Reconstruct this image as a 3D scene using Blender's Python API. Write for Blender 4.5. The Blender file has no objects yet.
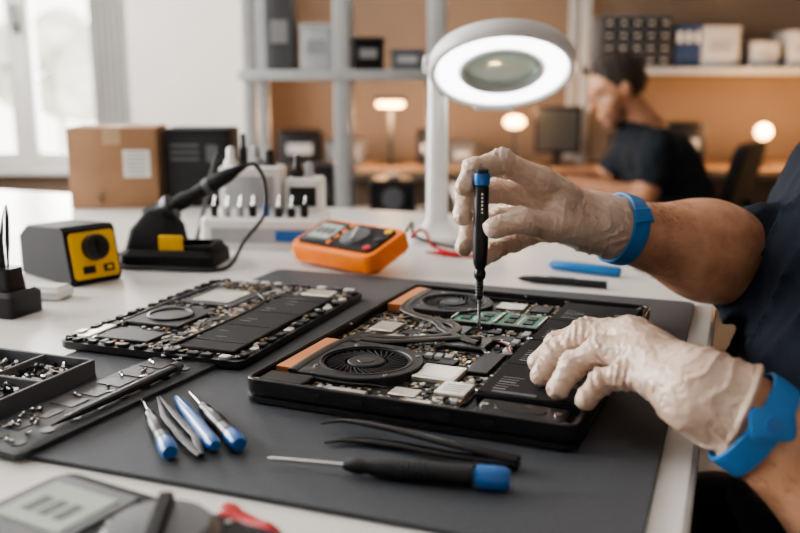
import bpy, bmesh, math, random
import numpy as np
from mathutils import Vector, Matrix, Euler
TZ=0.90
rnd=random.Random(7)
S=bpy.context.scene
COL=S.collection
# ---------------------------------------------------------------- materials
MATS={}
def mat(name,col,rough=.5,metal=0.,es=0.,ecol=None,var=.06,vs=40.,bump=0.,bs=200.,sss=0.,trans=0.,coat=0.,spec=.5,ior=1.45,col2=None,dist=0.,bd=.002):
    if name in MATS: return MATS[name]
    m=bpy.data.materials.new(name); m.use_nodes=True
    nt=m.node_tree; b=nt.nodes['Principled BSDF']
    tc=nt.nodes.new('ShaderNodeTexCoord')
    n=nt.nodes.new('ShaderNodeTexNoise'); n.inputs['Scale'].default_value=vs; n.inputs['Detail'].default_value=4
    nt.links.new(tc.outputs['Object'],n.inputs['Vector'])
    r=nt.nodes.new('ShaderNodeValToRGB')
    c1=[max(0,c*(1-var)) for c in col]; c2=[min(1,c*(1+var)) for c in (col2 or col)]
    r.color_ramp.elements[0].position=.3; r.color_ramp.elements[1].position=.7
    r.color_ramp.elements[0].color=(*c1,1); r.color_ramp.elements[1].color=(*c2,1)
    nt.links.new(n.outputs['Fac'],r.inputs['Fac']); nt.links.new(r.outputs['Color'],b.inputs['Base Color'])
    b.inputs['Roughness'].default_value=rough; b.inputs['Metallic'].default_value=metal
    b.inputs['IOR'].default_value=ior
    b.inputs['Specular IOR Level'].default_value=spec
    if sss: 
        b.inputs['Subsurface Weight'].default_value=sss; b.inputs['Subsurface Scale'].default_value=.004
        b.inputs['Subsurface Radius'].default_value=(1,.5,.3)
    if trans: b.inputs['Transmission Weight'].default_value=trans
    if coat: b.inputs['Coat Weight'].default_value=coat; b.inputs['Coat Roughness'].default_value=.1
    if es: b.inputs['Emission Color'].default_value=(*(ecol or col),1); b.inputs['Emission Strength'].default_value=es
    if bump:
        n2=nt.nodes.new('ShaderNodeTexNoise'); n2.inputs['Scale'].default_value=bs; n2.inputs['Detail'].default_value=5; n2.inputs['Distortion'].default_value=dist
        nt.links.new(tc.outputs['Object'],n2.inputs['Vector'])
        bp=nt.nodes.new('ShaderNodeBump'); bp.inputs['Strength'].default_value=bump; bp.inputs['Distance'].default_value=bd
        nt.links.new(n2.outputs['Fac'],bp.inputs['Height']); nt.links.new(bp.outputs['Normal'],b.inputs['Normal'])
    MATS[name]=m; return m
M_table=mat('table_laminate',(.70,.685,.66),.30,var=.02,vs=6)
M_wood=mat('counter_wood',(.20,.125,.075),.5,var=.15,vs=8)
M_mat=mat('mat_rubber',(.060,.066,.077),.60,var=.08,vs=300,bump=.15,bs=900)
M_strip=mat('strip_rubber',(.045,.048,.055),.5)
M_blk=mat('black_plastic',(.012,.012,.014),.36,bump=.05,bs=1500)
M_blkm=mat('black_matte',(.013,.013,.015),.68,spec=.35)
M_blk2=mat('black_gloss',(.012,.012,.014),.18)
M_dk=mat('dark_metal',(.04,.042,.046),.38,metal=.7)
M_gun=mat('gunmetal',(.07,.072,.078),.35,metal=.6)
M_fan=mat('fan_housing',(.024,.025,.028),.45,metal=.3)
M_pipe=mat('painted_heatpipe',(.038,.034,.032),.38,metal=.5)
M_sil=mat('silver_metal',(.78,.75,.70),.32,metal=.85,var=.08)
M_steel=mat('steel',(.6,.6,.6),.22,metal=1.)
M_cop=mat('copper',(.72,.30,.13),.38,metal=.5)
M_gold=mat('gold_contact',(.75,.50,.20),.3,metal=.9)
M_grn=mat('ram_green',(.030,.25,.16),.35)
M_chip=mat('ic_black',(.013,.013,.016),.42)
M_tan=mat('capacitor_tan',(.45,.32,.20),.5)
M_kap=mat('amber_film',(.50,.26,.07),.3)
M_wht=mat('white_plastic',(.76,.755,.74),.35,var=.02)
M_frame=mat('window_frame_shaded',(.60,.59,.57),.4,var=.02)  # white frame darkened: its backlit shade is put into the colour
M_lamp=mat('lamp_body_grey',(.56,.565,.57),.35,var=.02)
M_lbl=mat('paper_label',(.70,.70,.66),.6)
M_txt=mat('print_grey',(.26,.27,.29),.6)
M_blue=mat('blue_handle',(.015,.12,.38),.3,coat=.3)
M_blue2=mat('blue_strap',(.022,.16,.42),.45,bump=.05,bs=800)
M_yel=mat('yellow_panel',(.80,.46,.02),.4)
M_org=mat('orange_case',(.86,.21,.015),.4)
M_gry=mat('grey_plastic',(.105,.11,.12),.48)
M_lgry=mat('light_grey_plastic',(.38,.39,.40),.45)
M_lcd=mat('lcd',(.36,.42,.38),.12)
M_card=mat('cardboard',(.35,.20,.115),.75,var=.1,vs=15)
M_red=mat('red_plastic',(.50,.015,.02),.35)
M_metalw=mat('shelf_steel',(.40,.41,.415),.4,metal=.3)
M_skin=mat('skin',(.42,.20,.115),.46,var=.12,vs=50,bump=.3,bs=350,sss=.12,col2=(.52,.28,.175))
M_hair=mat('hair_dark',(.030,.021,.016),.75,bump=1.,bs=300)
M_beard=mat('beard',(.13,.075,.042),.7,bump=.8,bs=500)
M_stub=mat('stubble',(.20,.105,.065),.8)
M_shirt=mat('navy_shirt',(.011,.015,.024),.9,var=.25,vs=700,bump=.3,bs=1500,spec=.2)
M_tee=mat('charcoal_tee',(.016,.020,.026),.9,var=.2,spec=.2)
M_pants=mat('black_trousers',(.010,.010,.012),.9)
M_eye=mat('eye_white',(.5,.48,.46),.2)
M_fab=mat('chair_fabric',(.018,.018,.02),.9,bump=.3,bs=600)
def glove_mat():
    m=mat('latex_glove',(.46,.315,.24),.36,var=.04,vs=26,col2=(.66,.52,.43),bump=.5,bs=75,sss=.18,dist=2.2,coat=.12,bd=.0025)
    nt=m.node_tree; b=nt.nodes['Principled BSDF']; bp=[n for n in nt.nodes if n.type=='BUMP'][0]; tc=[n for n in nt.nodes if n.type=='TEX_COORD'][0]
    w=nt.nodes.new('ShaderNodeTexWave'); w.wave_type='BANDS'; w.bands_direction='DIAGONAL'; w.inputs['Scale'].default_value=42; w.inputs['Distortion'].default_value=14; w.inputs['Detail'].default_value=3; w.inputs['Detail Scale'].default_value=1.6
    nt.links.new(tc.outputs['Object'],w.inputs['Vector'])
    b2=nt.nodes.new('ShaderNodeBump'); b2.inputs['Strength'].default_value=.35; b2.inputs['Distance'].default_value=.0012
    nt.links.new(w.outputs['Fac'],b2.inputs['Height']); nt.links.new(bp.outputs['Normal'],b2.inputs['Normal']); nt.links.new(b2.outputs['Normal'],b.inputs['Normal'])
    return m
M_glove=glove_mat()
def pcb_mat():
    m=bpy.data.materials.new('pcb_board'); m.use_nodes=True; nt=m.node_tree; b=nt.nodes['Principled BSDF']
    tc=nt.nodes.new('ShaderNodeTexCoord')
    v=nt.nodes.new('ShaderNodeTexVoronoi'); v.distance='CHEBYCHEV'; v.inputs['Scale'].default_value=420
    nt.links.new(tc.outputs['Object'],v.inputs['Vector'])
    r=nt.nodes.new('ShaderNodeValToRGB'); r.color_ramp.interpolation='CONSTANT'
    e=r.color_ramp.elements; e[0].position=0; e[0].color=(.008,.010,.010,1); e[1].position=.6; e[1].color=(.018,.022,.020,1)
    for p,c in ((.8,(.05,.045,.03,1)),(.85,(.010,.012,.012,1)),(.95,(.20,.15,.08,1))):
        q=e.new(p); q.color=c
    sep=nt.nodes.new('ShaderNodeSeparateColor'); nt.links.new(v.outputs['Color'],sep.inputs['Color'])
    nt.links.new(sep.outputs['Red'],r.inputs['Fac']); nt.links.new(r.outputs['Color'],b.inputs['Base Color'])
    b.inputs['Roughness'].default_value=.45; return m
M_pcb=pcb_mat()
# ---------------------------------------------------------------- mesh builder
def rrect(w,h,r,n=4,cx=0,cy=0):
    o=[]
    for qx,qy,a0 in ((1,1,0),(-1,1,90),(-1,-1,180),(1,-1,270)):
        for i in range(n+1):
            a=math.radians(a0+90*i/n); o.append((cx+qx*(w/2-r)+r*math.cos(a),cy+qy*(h/2-r)+r*math.sin(a)))
    return o
def circ(r,n=32,cx=0,cy=0): return [(cx+r*math.cos(2*math.pi*i/n),cy+r*math.sin(2*math.pi*i/n)) for i in range(n)]
def alignz(d):
    return Vector(d).to_track_quat('Z','Y').to_matrix().to_4x4()
def catmull(P,n=8):
    P=[Vector(p) for p in P]; Q=[2*P[0]-P[1]]+P+[2*P[-1]-P[-2]]; o=[]
    for i in range(1,len(Q)-2):
        a,b,c,d=Q[i-1:i+3]
        for j in range(n):
            t=j/n; o.append(.5*((2*b)+(c-a)*t+(2*a-5*b+4*c-d)*t*t+(-a+3*b-3*c+d)*t**3))
    o.append(P[-1]); return o
class MB:
    def __init__(s): s.v=[];s.f=[];s.fm=[];s.mats=[];s.M=Matrix.Identity(4)
    def mi(s,m):
        if m not in s.mats: s.mats.append(m)
        return s.mats.index(m)
    def add(s,vs,fs,m):
        k=len(s.v); i=s.mi(m)
        s.v+= [tuple(s.M@Vector(p)) for p in vs]
        for f in fs: s.f.append([k+q for q in f]); s.fm.append(i)
    def loft(s,rings,m,c0=True,c1=True):
        n=len(rings[0][0]); vs=[]; fs=[]
        for o,z in rings: vs+=[(p[0],p[1],z) for p in o]
        for k in range(len(rings)-1):
            for i in range(n):
                j=(i+1)%n; fs.append([k*n+i,k*n+j,(k+1)*n+j,(k+1)*n+i])
        if c0: fs.append(list(range(n))[::-1])
        if c1: fs.append([(len(rings)-1)*n+i for i in range(n)])
        s.add(vs,fs,m)
    def box(s,cx,cy,cz,sx,sy,sz,m,rz=0,b=0):
        old=s.M; s.M=old@Matrix.Translation((cx,cy,cz))@Matrix.Rotation(rz,4,'Z')
        x,y,z=sx/2,sy/2,sz/2
        if b:
            b=min(b,x*.9,y*.9,z*.9)
            s.loft([(rrect(sx-2*b,sy-2*b,b*.5,2),-z),(rrect(sx,sy,b,2),-z+b),(rrect(sx,sy,b,2),z-b),(rrect(sx-2*b,sy-2*b,b*.5,2),z)],m)
        else:
            s.add([(-x,-y,-z),(x,-y,-z),(x,y,-z),(-x,y,-z),(-x,-y,z),(x,-y,z),(x,y,z),(-x,y,z)],
              [[3,2,1,0],[4,5,6,7],[0,1,5,4],[1,2,6,5],[2,3,7,6],[3,0,4,7]],m)
        s.M=old
    def lathe(s,prof,m,p0=(0,0,0),d=(0,0,1),seg=24,c0=True,c1=True):
        old=s.M; s.M=old@Matrix.Translation(p0)@alignz(d)
        s.loft([(circ(max(r,1e-5),seg),z) for r,z in prof],m,c0,c1); s.M=old
    def cyl(s,p0,p1,r0,m,r1=None,seg=16):
        p0=Vector(p0);p1=Vector(p1); s.lathe([(r0,0),(r1 if r1 is not None else r0,(p1-p0).length)],m,p0,p1-p0,seg)
    def sph(s,c,r,m,sc=(1,1,1),n=12):
        old=s.M; s.M=old@Matrix.Translation(c)@Matrix.Diagonal((*sc,1))
        s.loft([(circ(max(r*math.sin(math.pi*i/n),1e-5),n*2),-r*math.cos(math.pi*i/n)) for i in range(n+1)],m); s.M=old
    def tube(s,path,r,m,seg=8,flat=1.,up=(0,0,1)):
        P=[Vector(p) for p in path]; n=len(P); vs=[];fs=[]
        U=Vector(up)
        for i,p in enumerate(P):
            t=(P[min(i+1,n-1)]-P[max(i-1,0)]).normalized()
            a=t.cross(U)
            if a.length<1e-4: a=t.cross(Vector((1,0,0)))
            a.normalize(); b=a.cross(t).normalized()
            if flat==1.: U=b
            rr=r[i] if isinstance(r,(list,tuple)) else r
            for k in range(seg):
                th=2*math.pi*k/seg; vs.append(p+a*rr*math.cos(th)+b*rr*flat*math.sin(th))
        for i in range(n-1):
            for k in range(seg):
                j=(k+1)%seg; fs.append([i*seg+k,i*seg+j,(i+1)*seg+j,(i+1)*seg+k])
        fs.append(list(range(seg))[::-1]); fs.append([(n-1)*seg+k for k in range(seg)])
        s.add(vs,fs,m)
    def obj(s,name,loc=(0,0,0),rot=(0,0,0),parent=None,ang=35,bev=0):
        me=bpy.data.meshes.new(name); me.from_pydata(s.v,[],s.f)
        for m in s.mats: me.materials.append(m)
        me.polygons.foreach_set('material_index',s.fm)
        bm=bmesh.new(); bm.from_mesh(me); bmesh.ops.recalc_face_normals(bm,faces=bm.faces); bm.to_mesh(me); bm.free()
        me.polygons.foreach_set('use_smooth',[True]*len(me.polygons))
        me.set_sharp_from_angle(angle=math.radians(ang)); me.update()
        o=bpy.data.objects.new(name,me); COL.objects.link(o); o.location=loc; o.rotation_euler=rot
        if parent: par(o,parent)
        return o
def par(o,p):
    o.parent=p; o.matrix_parent_inverse=Matrix.Translation(-Vector(p.location))
def empty(name,loc):
    e=bpy.data.objects.new(name,None); COL.objects.link(e); e.location=loc; e.empty_display_size=.1; return e
# ---------------------------------------------------------------- SDF modelling (surface nets)
def nets(f,lo,hi,h,name,m,parent=None,mw=None,it=2):
    lo=np.array(lo,float); hi=np.array(hi,float)
    n=np.ceil((hi-lo)/h).astype(int)+1
    ax=[(lo[i]+h*np.arange(n[i])).astype(np.float32) for i in range(3)]
    G=(ax[0][:,None,None],ax[1][None,:,None],ax[2][None,None,:])
    V=np.broadcast_to(f(G),tuple(n)).astype(np.float32)
    In=V<0
    cs=tuple(n-1); pos=np.zeros(cs+(3,),np.float32); cnt=np.zeros(cs,np.float32)
    def sl(o): return tuple(slice(o[i],n[i]-1+o[i]) for i in range(3))
    C=[(i,j,k) for i in (0,1) for j in (0,1) for k in (0,1)]
    for a in C:
        for d in range(3):
            if a[d]==0:
                b=list(a); b[d]=1; b=tuple(b)
                va=V[sl(a)]; vb=V[sl(b)]; cr=(va<0)!=(vb<0)
                t=np.where(cr,va/np.where(cr,va-vb,1),0)
                for q in range(3):
                    pos[...,q]+=np.where(cr,a[q]+(t if q==d else 0),0)
                cnt+=cr
    act=cnt>0; idx=-np.ones(cs,np.int64); idx[act]=np.arange(act.sum())
    ci=np.argwhere(act); vs=(ci+pos[act]/cnt[act][:,None])*h+lo
    F=[]
    for d in range(3):
        e,g=(d+1)%3,(d+2)%3
        s0=[slice(None)]*3; s1=[slice(None)]*3; s0[d]=slice(0,n[d]-1); s1[d]=slice(1,n[d])
        for q in (e,g): s0[q]=slice(1,n[q]-1); s1[q]=slice(1,n[q]-1)
        A=In[tuple(s0)]; B=In[tuple(s1)]; P=np.argwhere(A!=B)
        if len(P)==0: continue
        ins=A[tuple(P.T)]
        P=P.copy(); P[:,e]+=1; P[:,g]+=1
        def cell(oe,og):
            Q=P.copy(); Q[:,e]-=oe; Q[:,g]-=og; return idx[tuple(Q.T)]
        q=np.stack([cell(1,1),cell(0,1),cell(0,0),cell(1,0)],1)
        q[~ins]=q[~ins][:,::-1]; F.append(q)
    F=np.concatenate(F)
    me=bpy.data.meshes.new(name); me.from_pydata(vs.tolist(),[],F.tolist()); me.materials.append(m)
    me.polygons.foreach_set('use_smooth',[True]*len(me.polygons)); me.update()
    o=bpy.data.objects.new(name,me); COL.objects.link(o)
    if mw is not None: o.matrix_world=mw
    if parent:
        o.parent=parent; o.matrix_parent_inverse=Matrix.Translation(-Vector(parent.location))
    sm=o.modifiers.new('smooth','SMOOTH'); sm.factor=.5; sm.iterations=it
    return o
def cap(G,a,b,ra,rb=None):
    rb=ra if rb is None else rb
    a=np.array(a,float); b=np.array(b,float); d=b-a; dd=max(d@d,1e-12)
    x,y,z=G[0]-a[0],G[1]-a[1],G[2]-a[2]
    t=np.clip((x*d[0]+y*d[1]+z*d[2])/dd,0,1)
    return np.sqrt((x-t*d[0])**2+(y-t*d[1])**2+(z-t*d[2])**2)-(ra+(rb-ra)*t)
def ell(G,c,r):
    x,y,z=G[0]-c[0],G[1]-c[1],G[2]-c[2]
    k0=np.sqrt((x/r[0])**2+(y/r[1])**2+(z/r[2])**2); k1=np.sqrt((x/r[0]**2)**2+(y/r[1]**2)**2+(z/r[2]**2)**2)+1e-9
    return k0*(k0-1)/k1
def smin(a,b,k):
    h=np.clip(.5+.5*(b-a)/k,0,1); return b+(a-b)*h-k*h*(1-h)
def plane(G,p,n):
    n=np.array(n,float); n/=np.linalg.norm(n)
    return (G[0]-p[0])*n[0]+(G[1]-p[1])*n[1]+(G[2]-p[2])*n[2]
def chain(G,P,R,k):
    d=None
    for i in range(len(P)-1):
        c=cap(G,P[i],P[i+1],R[i],R[i+1]); d=c if d is None else smin(d,c,k)
    return d
def bbox(pts,pad):
    p=np.array(pts,float); return p.min(0)-pad,p.max(0)+pad
def ridge(ph,p=5): return (1-np.abs(np.sin(ph)))**p
def hand(name,fing,wrist,wr,m,parent,h=.0013,glove=True,sc=1.):
    RF=[(.0150,.0120,.0100,.0086),None]
    RR={1:(.0125,.0116,.0094,.0084,.0073),2:(.0125,.0118,.0095,.0085,.0074),3:(.0122,.0112,.0090,.0081,.0071),4:(.0118,.0102,.0082,.0073,.0065)}
    pts=[p for f in fing for p in f]+list(wrist); lo,hi=bbox(pts,.036)
    ax=np.array(wrist[1])-np.array(wrist[0]); L=np.linalg.norm(ax); ax=ax/L
    def f(G):
        palm=None
        for i in range(1,5):
            F=fing[i]; c=cap(G,F[0],F[1],RR[i][0]*sc,RR[i][1]*sc); palm=c if palm is None else smin(palm,c,.008)
        for i in (1,2,3):
            c=cap(G,np.array(fing[i][1])*.75+np.array(fing[i][0])*.25,np.array(fing[i+1][1])*.75+np.array(fing[i+1][0])*.25,.0103*sc,.0103*sc); palm=smin(palm,c,.007)
        tm=cap(G,fing[0][0],fing[0][1],RF[0][0]*sc,RF[0][1]*sc); palm=smin(palm,tm,.015)
        tw=cap(G,fing[0][1],np.array(fing[1][0])*.45+np.array(fing[1][1])*.55,.006,.009); palm=smin(palm,tw,.010)
        wst=cap(G,wrist[0],wrist[1],wr[0],wr[1]); palm=smin(palm,wst,.018)
        for i in range(1,5):
            F=fing[i]; palm=smin(palm,cap(G,F[1],F[1],RR[i][1]*sc*1.08,RR[i][1]*sc*1.08),.004)
        tot=palm
        for i in range(5):
            F=fing[i]; 
            if i==0: d=chain(G,F[1:],[r*sc for r in RF[0][1:]],.003)
            else: d=chain(G,F[1:],[r*sc for r in RR[i][1:]],.003)
            for j in range(2,len(F)-1):
                rr=(RF[0] if i==0 else RR[i])[j]*sc
                d=smin(d,cap(G,F[j],F[j],rr*1.07,rr*1.07),.003)
            if glove:
                for j in range(1,len(F)-1):
                    q=np.array(F[j]); t=np.array(F[j+1])-q; t/=np.linalg.norm(t)
                    s=(G[0]-q[0])*t[0]+(G[1]-q[1])*t[1]+(G[2]-q[2])*t[2]
                    d=d+.0008*np.exp(-(s/.007)**2)*np.sin(s*1350+5*np.sin(G[2]*150+G[1]*90))
            tot=np.minimum(tot,smin(palm,d,.005))
        if glove:
            s=(G[0]-wrist[0][0])*ax[0]+(G[1]-wrist[0][1])*ax[1]+(G[2]-wrist[0][2])*ax[2]
            w=np.clip((s+.045)/.04,0,1)
            tot=tot-w*.0017*ridge(s*230+3.4*np.sin(G[2]*58+G[1]*45)+1.5*np.sin(G[2]*170+G[0]*60),3)
            tot=tot-(1-w*.6)*.0010*ridge(G[0]*115+G[2]*80+2.8*np.sin(G[1]*75+G[2]*30),5)
            tot=tot-(1-w*.6)*.0009*ridge(G[0]*70-G[2]*150+G[1]*60+2.6*np.sin(G[0]*85),5)
            e=s-(L-.002); rad=np.sqrt(np.maximum((G[0]-wrist[1][0])**2+(G[1]-wrist[1][1])**2+(G[2]-wrist[1][2])**2-e**2,0))
            tot=np.minimum(tot,np.sqrt((rad-wr[1])**2+e**2)-.0018)
        tot=np.maximum(tot,plane(G,wrist[1],ax))
        return tot
    return nets(f,lo,hi,h,name,m,parent,it=1 if glove else 2)
def head(name,loc,fwd,down,parent,beard=None,skin=None,h=.004):
    yaw=math.atan2(fwd[1],fwd[0])
    mw=Matrix.Translation(loc)@Matrix.Rotation(yaw,4,'Z')@Matrix.Rotation(down,4,'Y')
    cr=((-.012,0,.03),(.098,.076,.092)); jw=((.022,0,-.045),(.064,.056,.072))
    def f(G):
        d=smin(ell(G,*cr),ell(G,*jw),.03)
        d=smin(d,cap(G,(.064,-.01,-.098),(.064,.01,-.098),.020),.02)
        d=smin(d,cap(G,(.080,-.036,.026),(.080,.036,.026),.013),.012)
        for s in (-1,1):
            d=smin(d,cap(G,(.052,s*.04,-.03),(.052,s*.04,-.03),.026),.02)
            d=-smin(-d,cap(G,(.100,s*.032,.007),(.100,s*.032,.007),.015),.008)
            d=smin(d,ell(G,(-.006,s*.082,-.003),(.018,.009,.031)),.005)
        d=smin(d,cap(G,(.088,0,.008),(.110,0,-.026),.007,.012),.008)
        d=smin(d,cap(G,(.086,-.016,-.060),(.086,.016,-.060),.009),.005)
        d=smin(d,cap(G,(.085,-.014,-.071),(.085,.014,-.071),.008),.005)
        d=smin(d,cap(G,(-.02,0,-.05),(-.06,0,-.19),.056,.06),.02)
        return d
    nets(f,(-.15,-.11,-.22),(.14,.11,.15),h,name+'_head',skin or M_skin,parent,mw)
    def fh(G):
        top=ell(G,(-.014,0,.036),(.098,.077,.094))
        low=ell(G,(-.018,0,.012),(.0965,.0765,.080))
        d=smin(top,low,.02)
        d=d+.0022*np.sin(G[0]*170+G[2]*60+2*np.sin(G[1]*60))*np.sin(G[1]*170)
        front=-((-.80*G[0]+.60*G[2])+.004)
        d=np.maximum(d,front)
        d=np.maximum(d,-(G[2]+.040))
        for s in (-1,1): d=np.maximum(d,-ell(G,(.004,s*.085,-.016),(.028,.03,.038)))
        return d
    nets(fh,(-.15,-.11,-.12),(.14,.11,.16),h*.8,name+'_hair',M_hair,parent,mw)
    if beard:
        def fb(G):
            d=smin(ell(G,jw[0],(.0665,.0585,.0745)),cap(G,(.066,-.012,-.10),(.066,.012,-.10),.0225),.02)
            d=d+.0012*np.sin(G[0]*300)*np.sin(G[1]*280+G[2]*100)
            d=np.maximum(d,G[2]+.050); d=np.maximum(d,-(G[0]+.005))
            return np.maximum(d,-ell(G,(.1,0,-.064),(.03,.022,.012)))
        nets(fb,(-.06,-.09,-.16),(.14,.09,-.01),h,name+'_beard',beard,parent,mw)
    b=MB()
    for s in (-1,1):
        b.sph((.0765,s*.032,.007),.0115,M_eye); b.sph((.0840,s*.032,.006),.0058,M_hair)
        b.tube([(.0865,s*.020,.011),(.0885,s*.032,.0135),(.083,s*.044,.010)],.0030,M_skin)
        b.tube([(.091,s*.018,.028),(.092,s*.032,.032),(.082,s*.05,.028)],.0035,M_hair)
    o=b.obj(name+'_eyes'); o.matrix_world=mw; o.parent=parent; o.matrix_parent_inverse=Matrix.Translation(-Vector(parent.location))
def V3(*a): return np.array(a,float)
def torso(name,J,m,parent,h=.008,fold=.0035):
    L=(J['shL']-J['shR']); lat=L/np.linalg.norm(L)
    pts=[J['shL'],J['shR'],J['pelvis'],J['neck'],J['elL'],J['elR'],J['cutL'],J['cutR']]
    lo,hi=bbox(pts,.17)
    def f(G):
        d=None
        for s in (-1,1):
            P=[J['pelvis']+lat*s*.07,J['waist']+lat*s*.055,J['chest']+lat*s*.075,(J['shL'] if s>0 else J['shR'])*.55+J['neck']*.45-V3(0,0,.06)]
            c=chain(G,P,[.118,J.get('rw',.115),.118,.08],.04); d=c if d is None else smin(d,c,.05)
        d=smin(d,cap(G,J['shL'],J['shR'],.055),.05)
        d=smin(d,cap(G,J['neck']-V3(0,0,.05),J['neck']+V3(0,0,.0),.075,.064),.03)
        for s in 'LR':
            c=chain(G,[J['sh'+s],J['el'+s],J['cut'+s]],[.064,.054,J.get('rc'+s,.052)],.02)
            n=J['cut'+s]-J['el'+s]
            if J.get('short'): n=J['el'+s]-J['sh'+s]
            c=c+fold*.7*np.sin(G[0]*95+G[1]*60+4*np.sin(G[2]*40))-fold*1.6*ridge(G[0]*42+G[2]*34+2.4*np.sin(G[1]*34),3)
            c=np.maximum(c,plane(G,J['cut'+s],n)); d=smin(d,c,.012)
        d=d+fold*(np.sin(G[2]*48+3*np.sin(G[1]*17)+G[0]*22)*.6+.6*np.sin(G[1]*40+G[2]*25+2*np.sin(G[0]*30)))
        d=d-fold*1.5*ridge(G[2]*26+G[1]*30-G[0]*18+2.2*np.sin(G[1]*14+G[2]*9),4)
        return d
    return nets(f,lo,hi,h,name,m,parent)
def legs(name,J,parent,h=.009):
    pts=[J['pelvis'],J['hipL'],J['hipR'],J['knL'],J['knR'],J['anL'],J['anR']]; lo,hi=bbox(pts,.16)
    def f(G):
        d=cap(G,J['hipL'],J['hipR'],.112)
        for s in 'LR':
            d=smin(d,chain(G,[J['hip'+s],J['kn'+s],J['an'+s]],[.092,.066,.052],.03),.03)
        d=d+.003*np.sin(G[0]*60+G[2]*40)
        return np.maximum(d,-(G[2]-min(J['anL'][2],J['anR'][2])+.02))
    nets(f,lo,hi,h,name+'_trousers',M_pants,parent)
    for s in 'LR':
        a=J['an'+s]; t=a+J['toe']
        def g(G):
            d=chain(G,[a-V3(0,0,.02)-J['toe']*.25,a+J['toe']*.3-V3(0,0,.03),t-V3(0,0,.045)],[.045,.044,.036],.02)
            return np.maximum(d,-(G[2]-.004))
        lo2,hi2=bbox([a-J['toe']*.3,t],.1); nets(g,lo2,hi2,.006,name+'_shoe_'+s.lower(),M_blk,parent)
# ================================================================ ROOM
M_wall=mat('wall_paint_white',(.64,.625,.60),.8,var=.03,vs=3)
M_wallw=mat('wall_paint_warm',(.20,.140,.098),.8,var=.05,vs=3)
M_floor=mat('floor_vinyl',(.12,.11,.10),.5,var=.1,vs=5)
M_ceil=mat('ceiling_paint',(.7,.7,.69),.9,var=.02)
X0,X1,Y0,Y1,ZC=-2.6,3.2,-1.6,4.8,2.8
def simple(name,boxes,m):
    b=MB()
    for q in boxes: b.box(*q,m)
    return b.obj(name)
cx,cy=(X0+X1)/2,(Y0+Y1)/2
simple('floor',[(cx,cy,-.05,X1-X0+.4,Y1-Y0+.4,.1)],M_floor)
simple('ceiling',[(cx,cy,ZC+.05,X1-X0+.4,Y1-Y0+.4,.1)],M_ceil)
def wall_open(name,axis,pos,a0,a1,ops,m,t=.16):
    b=MB()
    def seg(u0,u1,z0,z1):
        if u1-u0<1e-4 or z1-z0<1e-4: return
        if axis=='x': b.box((u0+u1)/2,pos,(z0+z1)/2,u1-u0,t,z1-z0,m)
        else: b.box(pos,(u0+u1)/2,(z0+z1)/2,t,u1-u0,z1-z0,m)
    u=a0
    for (o0,o1,z0,z1) in ops:
        seg(u,o0,0,ZC); seg(o0,o1,0,z0); seg(o0,o1,z1,ZC); u=o1
    seg(u,a1,0,ZC); return b.obj(name)
wall_open('wall_back','x',Y1+.08,X0,X1,[(-2.35,-1.46,.66,2.35)],M_wallw)
wall_open('wall_left','y',X0-.08,Y0,Y1,[(.5,3.9,.95,2.4)],M_wall)
wall_open('wall_right','y',X1+.08,Y0,Y1,[],M_wallw)
wall_open('wall_front','x',Y0-.08,X0,X1,[],M_wall)
simple('wall_pilaster',[(-1.02,4.66,ZC/2,.62,.28,ZC)],M_wall)
def window(name,axis,pos,a0,a1,z0,z1,mull):
    b=MB(); w=.085
    def bar(u0,u1,za,zb,t=.07):
        if axis=='x': b.box((u0+u1)/2,pos,(za+zb)/2,u1-u0,t,zb-za,M_frame,0,.006)
        else: b.box(pos,(u0+u1)/2,(za+zb)/2,t,u1-u0,zb-za,M_frame,0,.006)
    bar(a0,a1,z0,z0+w); bar(a0,a1,z1-w,z1); bar(a0,a0+w,z0,z1); bar(a1-w,a1,z0,z1)
    for q in mull: bar(q-.06,q+.06,z0,z1,.08)
    bar(a0-.04,a1+.04,z0-.03,z0,.20)
    if mull:
        q=mull[0]
        if axis=='x': b.box(q,pos-.06,1.38,.025,.03,.05,M_gun,0,.004); b.box(q,pos-.08,1.44,.022,.02,.13,M_gun,0,.006)
    b.obj(name)
window('window_1','x',Y1+.02,-2.35,-1.46,.66,2.35,[-1.97])
window('window_2','y',X0-.02,.5,3.9,.95,2.4,[1.6,2.8])
simple('baseboard_back',[(cx,Y1-.01,.05,X1-X0,.02,.1)],M_wht)
simple('baseboard_left',[(X0+.01,cy,.05,.02,Y1-Y0,.1)],M_wht)
M_curt=mat('curtain_fabric',(.56,.55,.53),.9,var=.03)
b=MB(); vs=[];fs=[]; n=80
for i in range(n+1):
    x=-1.54+.28*i/n; y=4.60+.022*math.sin(i*.7)
    vs+=[(x,y,.15),(x,y,2.6)]
for i in range(n): fs.append([2*i,2*i+2,2*i+3,2*i+1])
b.add(vs,fs,M_curt); b.cyl((-1.7,4.6,2.6),(-1.2,4.6,2.6),.012,M_steel)
b.obj('curtain')
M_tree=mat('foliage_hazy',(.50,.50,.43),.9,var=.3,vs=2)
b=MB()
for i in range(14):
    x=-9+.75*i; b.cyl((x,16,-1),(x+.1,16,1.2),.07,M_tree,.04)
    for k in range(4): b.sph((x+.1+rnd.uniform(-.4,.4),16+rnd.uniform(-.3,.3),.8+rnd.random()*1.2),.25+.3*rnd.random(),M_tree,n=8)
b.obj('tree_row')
M_fill=mat('fill_panel_glow',(1,1,1),.5,es=1.5,ecol=(1,.95,.89),var=0)  # glow for unseen ceiling panels, added as soft fill light
for i,(x,y) in enumerate(((-.7,.6),(1.1,-.3),(-.7,2.9),(1.4,2.6))):
    b=MB(); b.box(0,0,-.01,1.2,.3,.02,M_wht); b.box(0,0,-.022,1.16,.26,.006,M_fill); b.obj('ceiling_light' if i==0 else 'ceiling_light.%03d'%i,(x,y,ZC))
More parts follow.
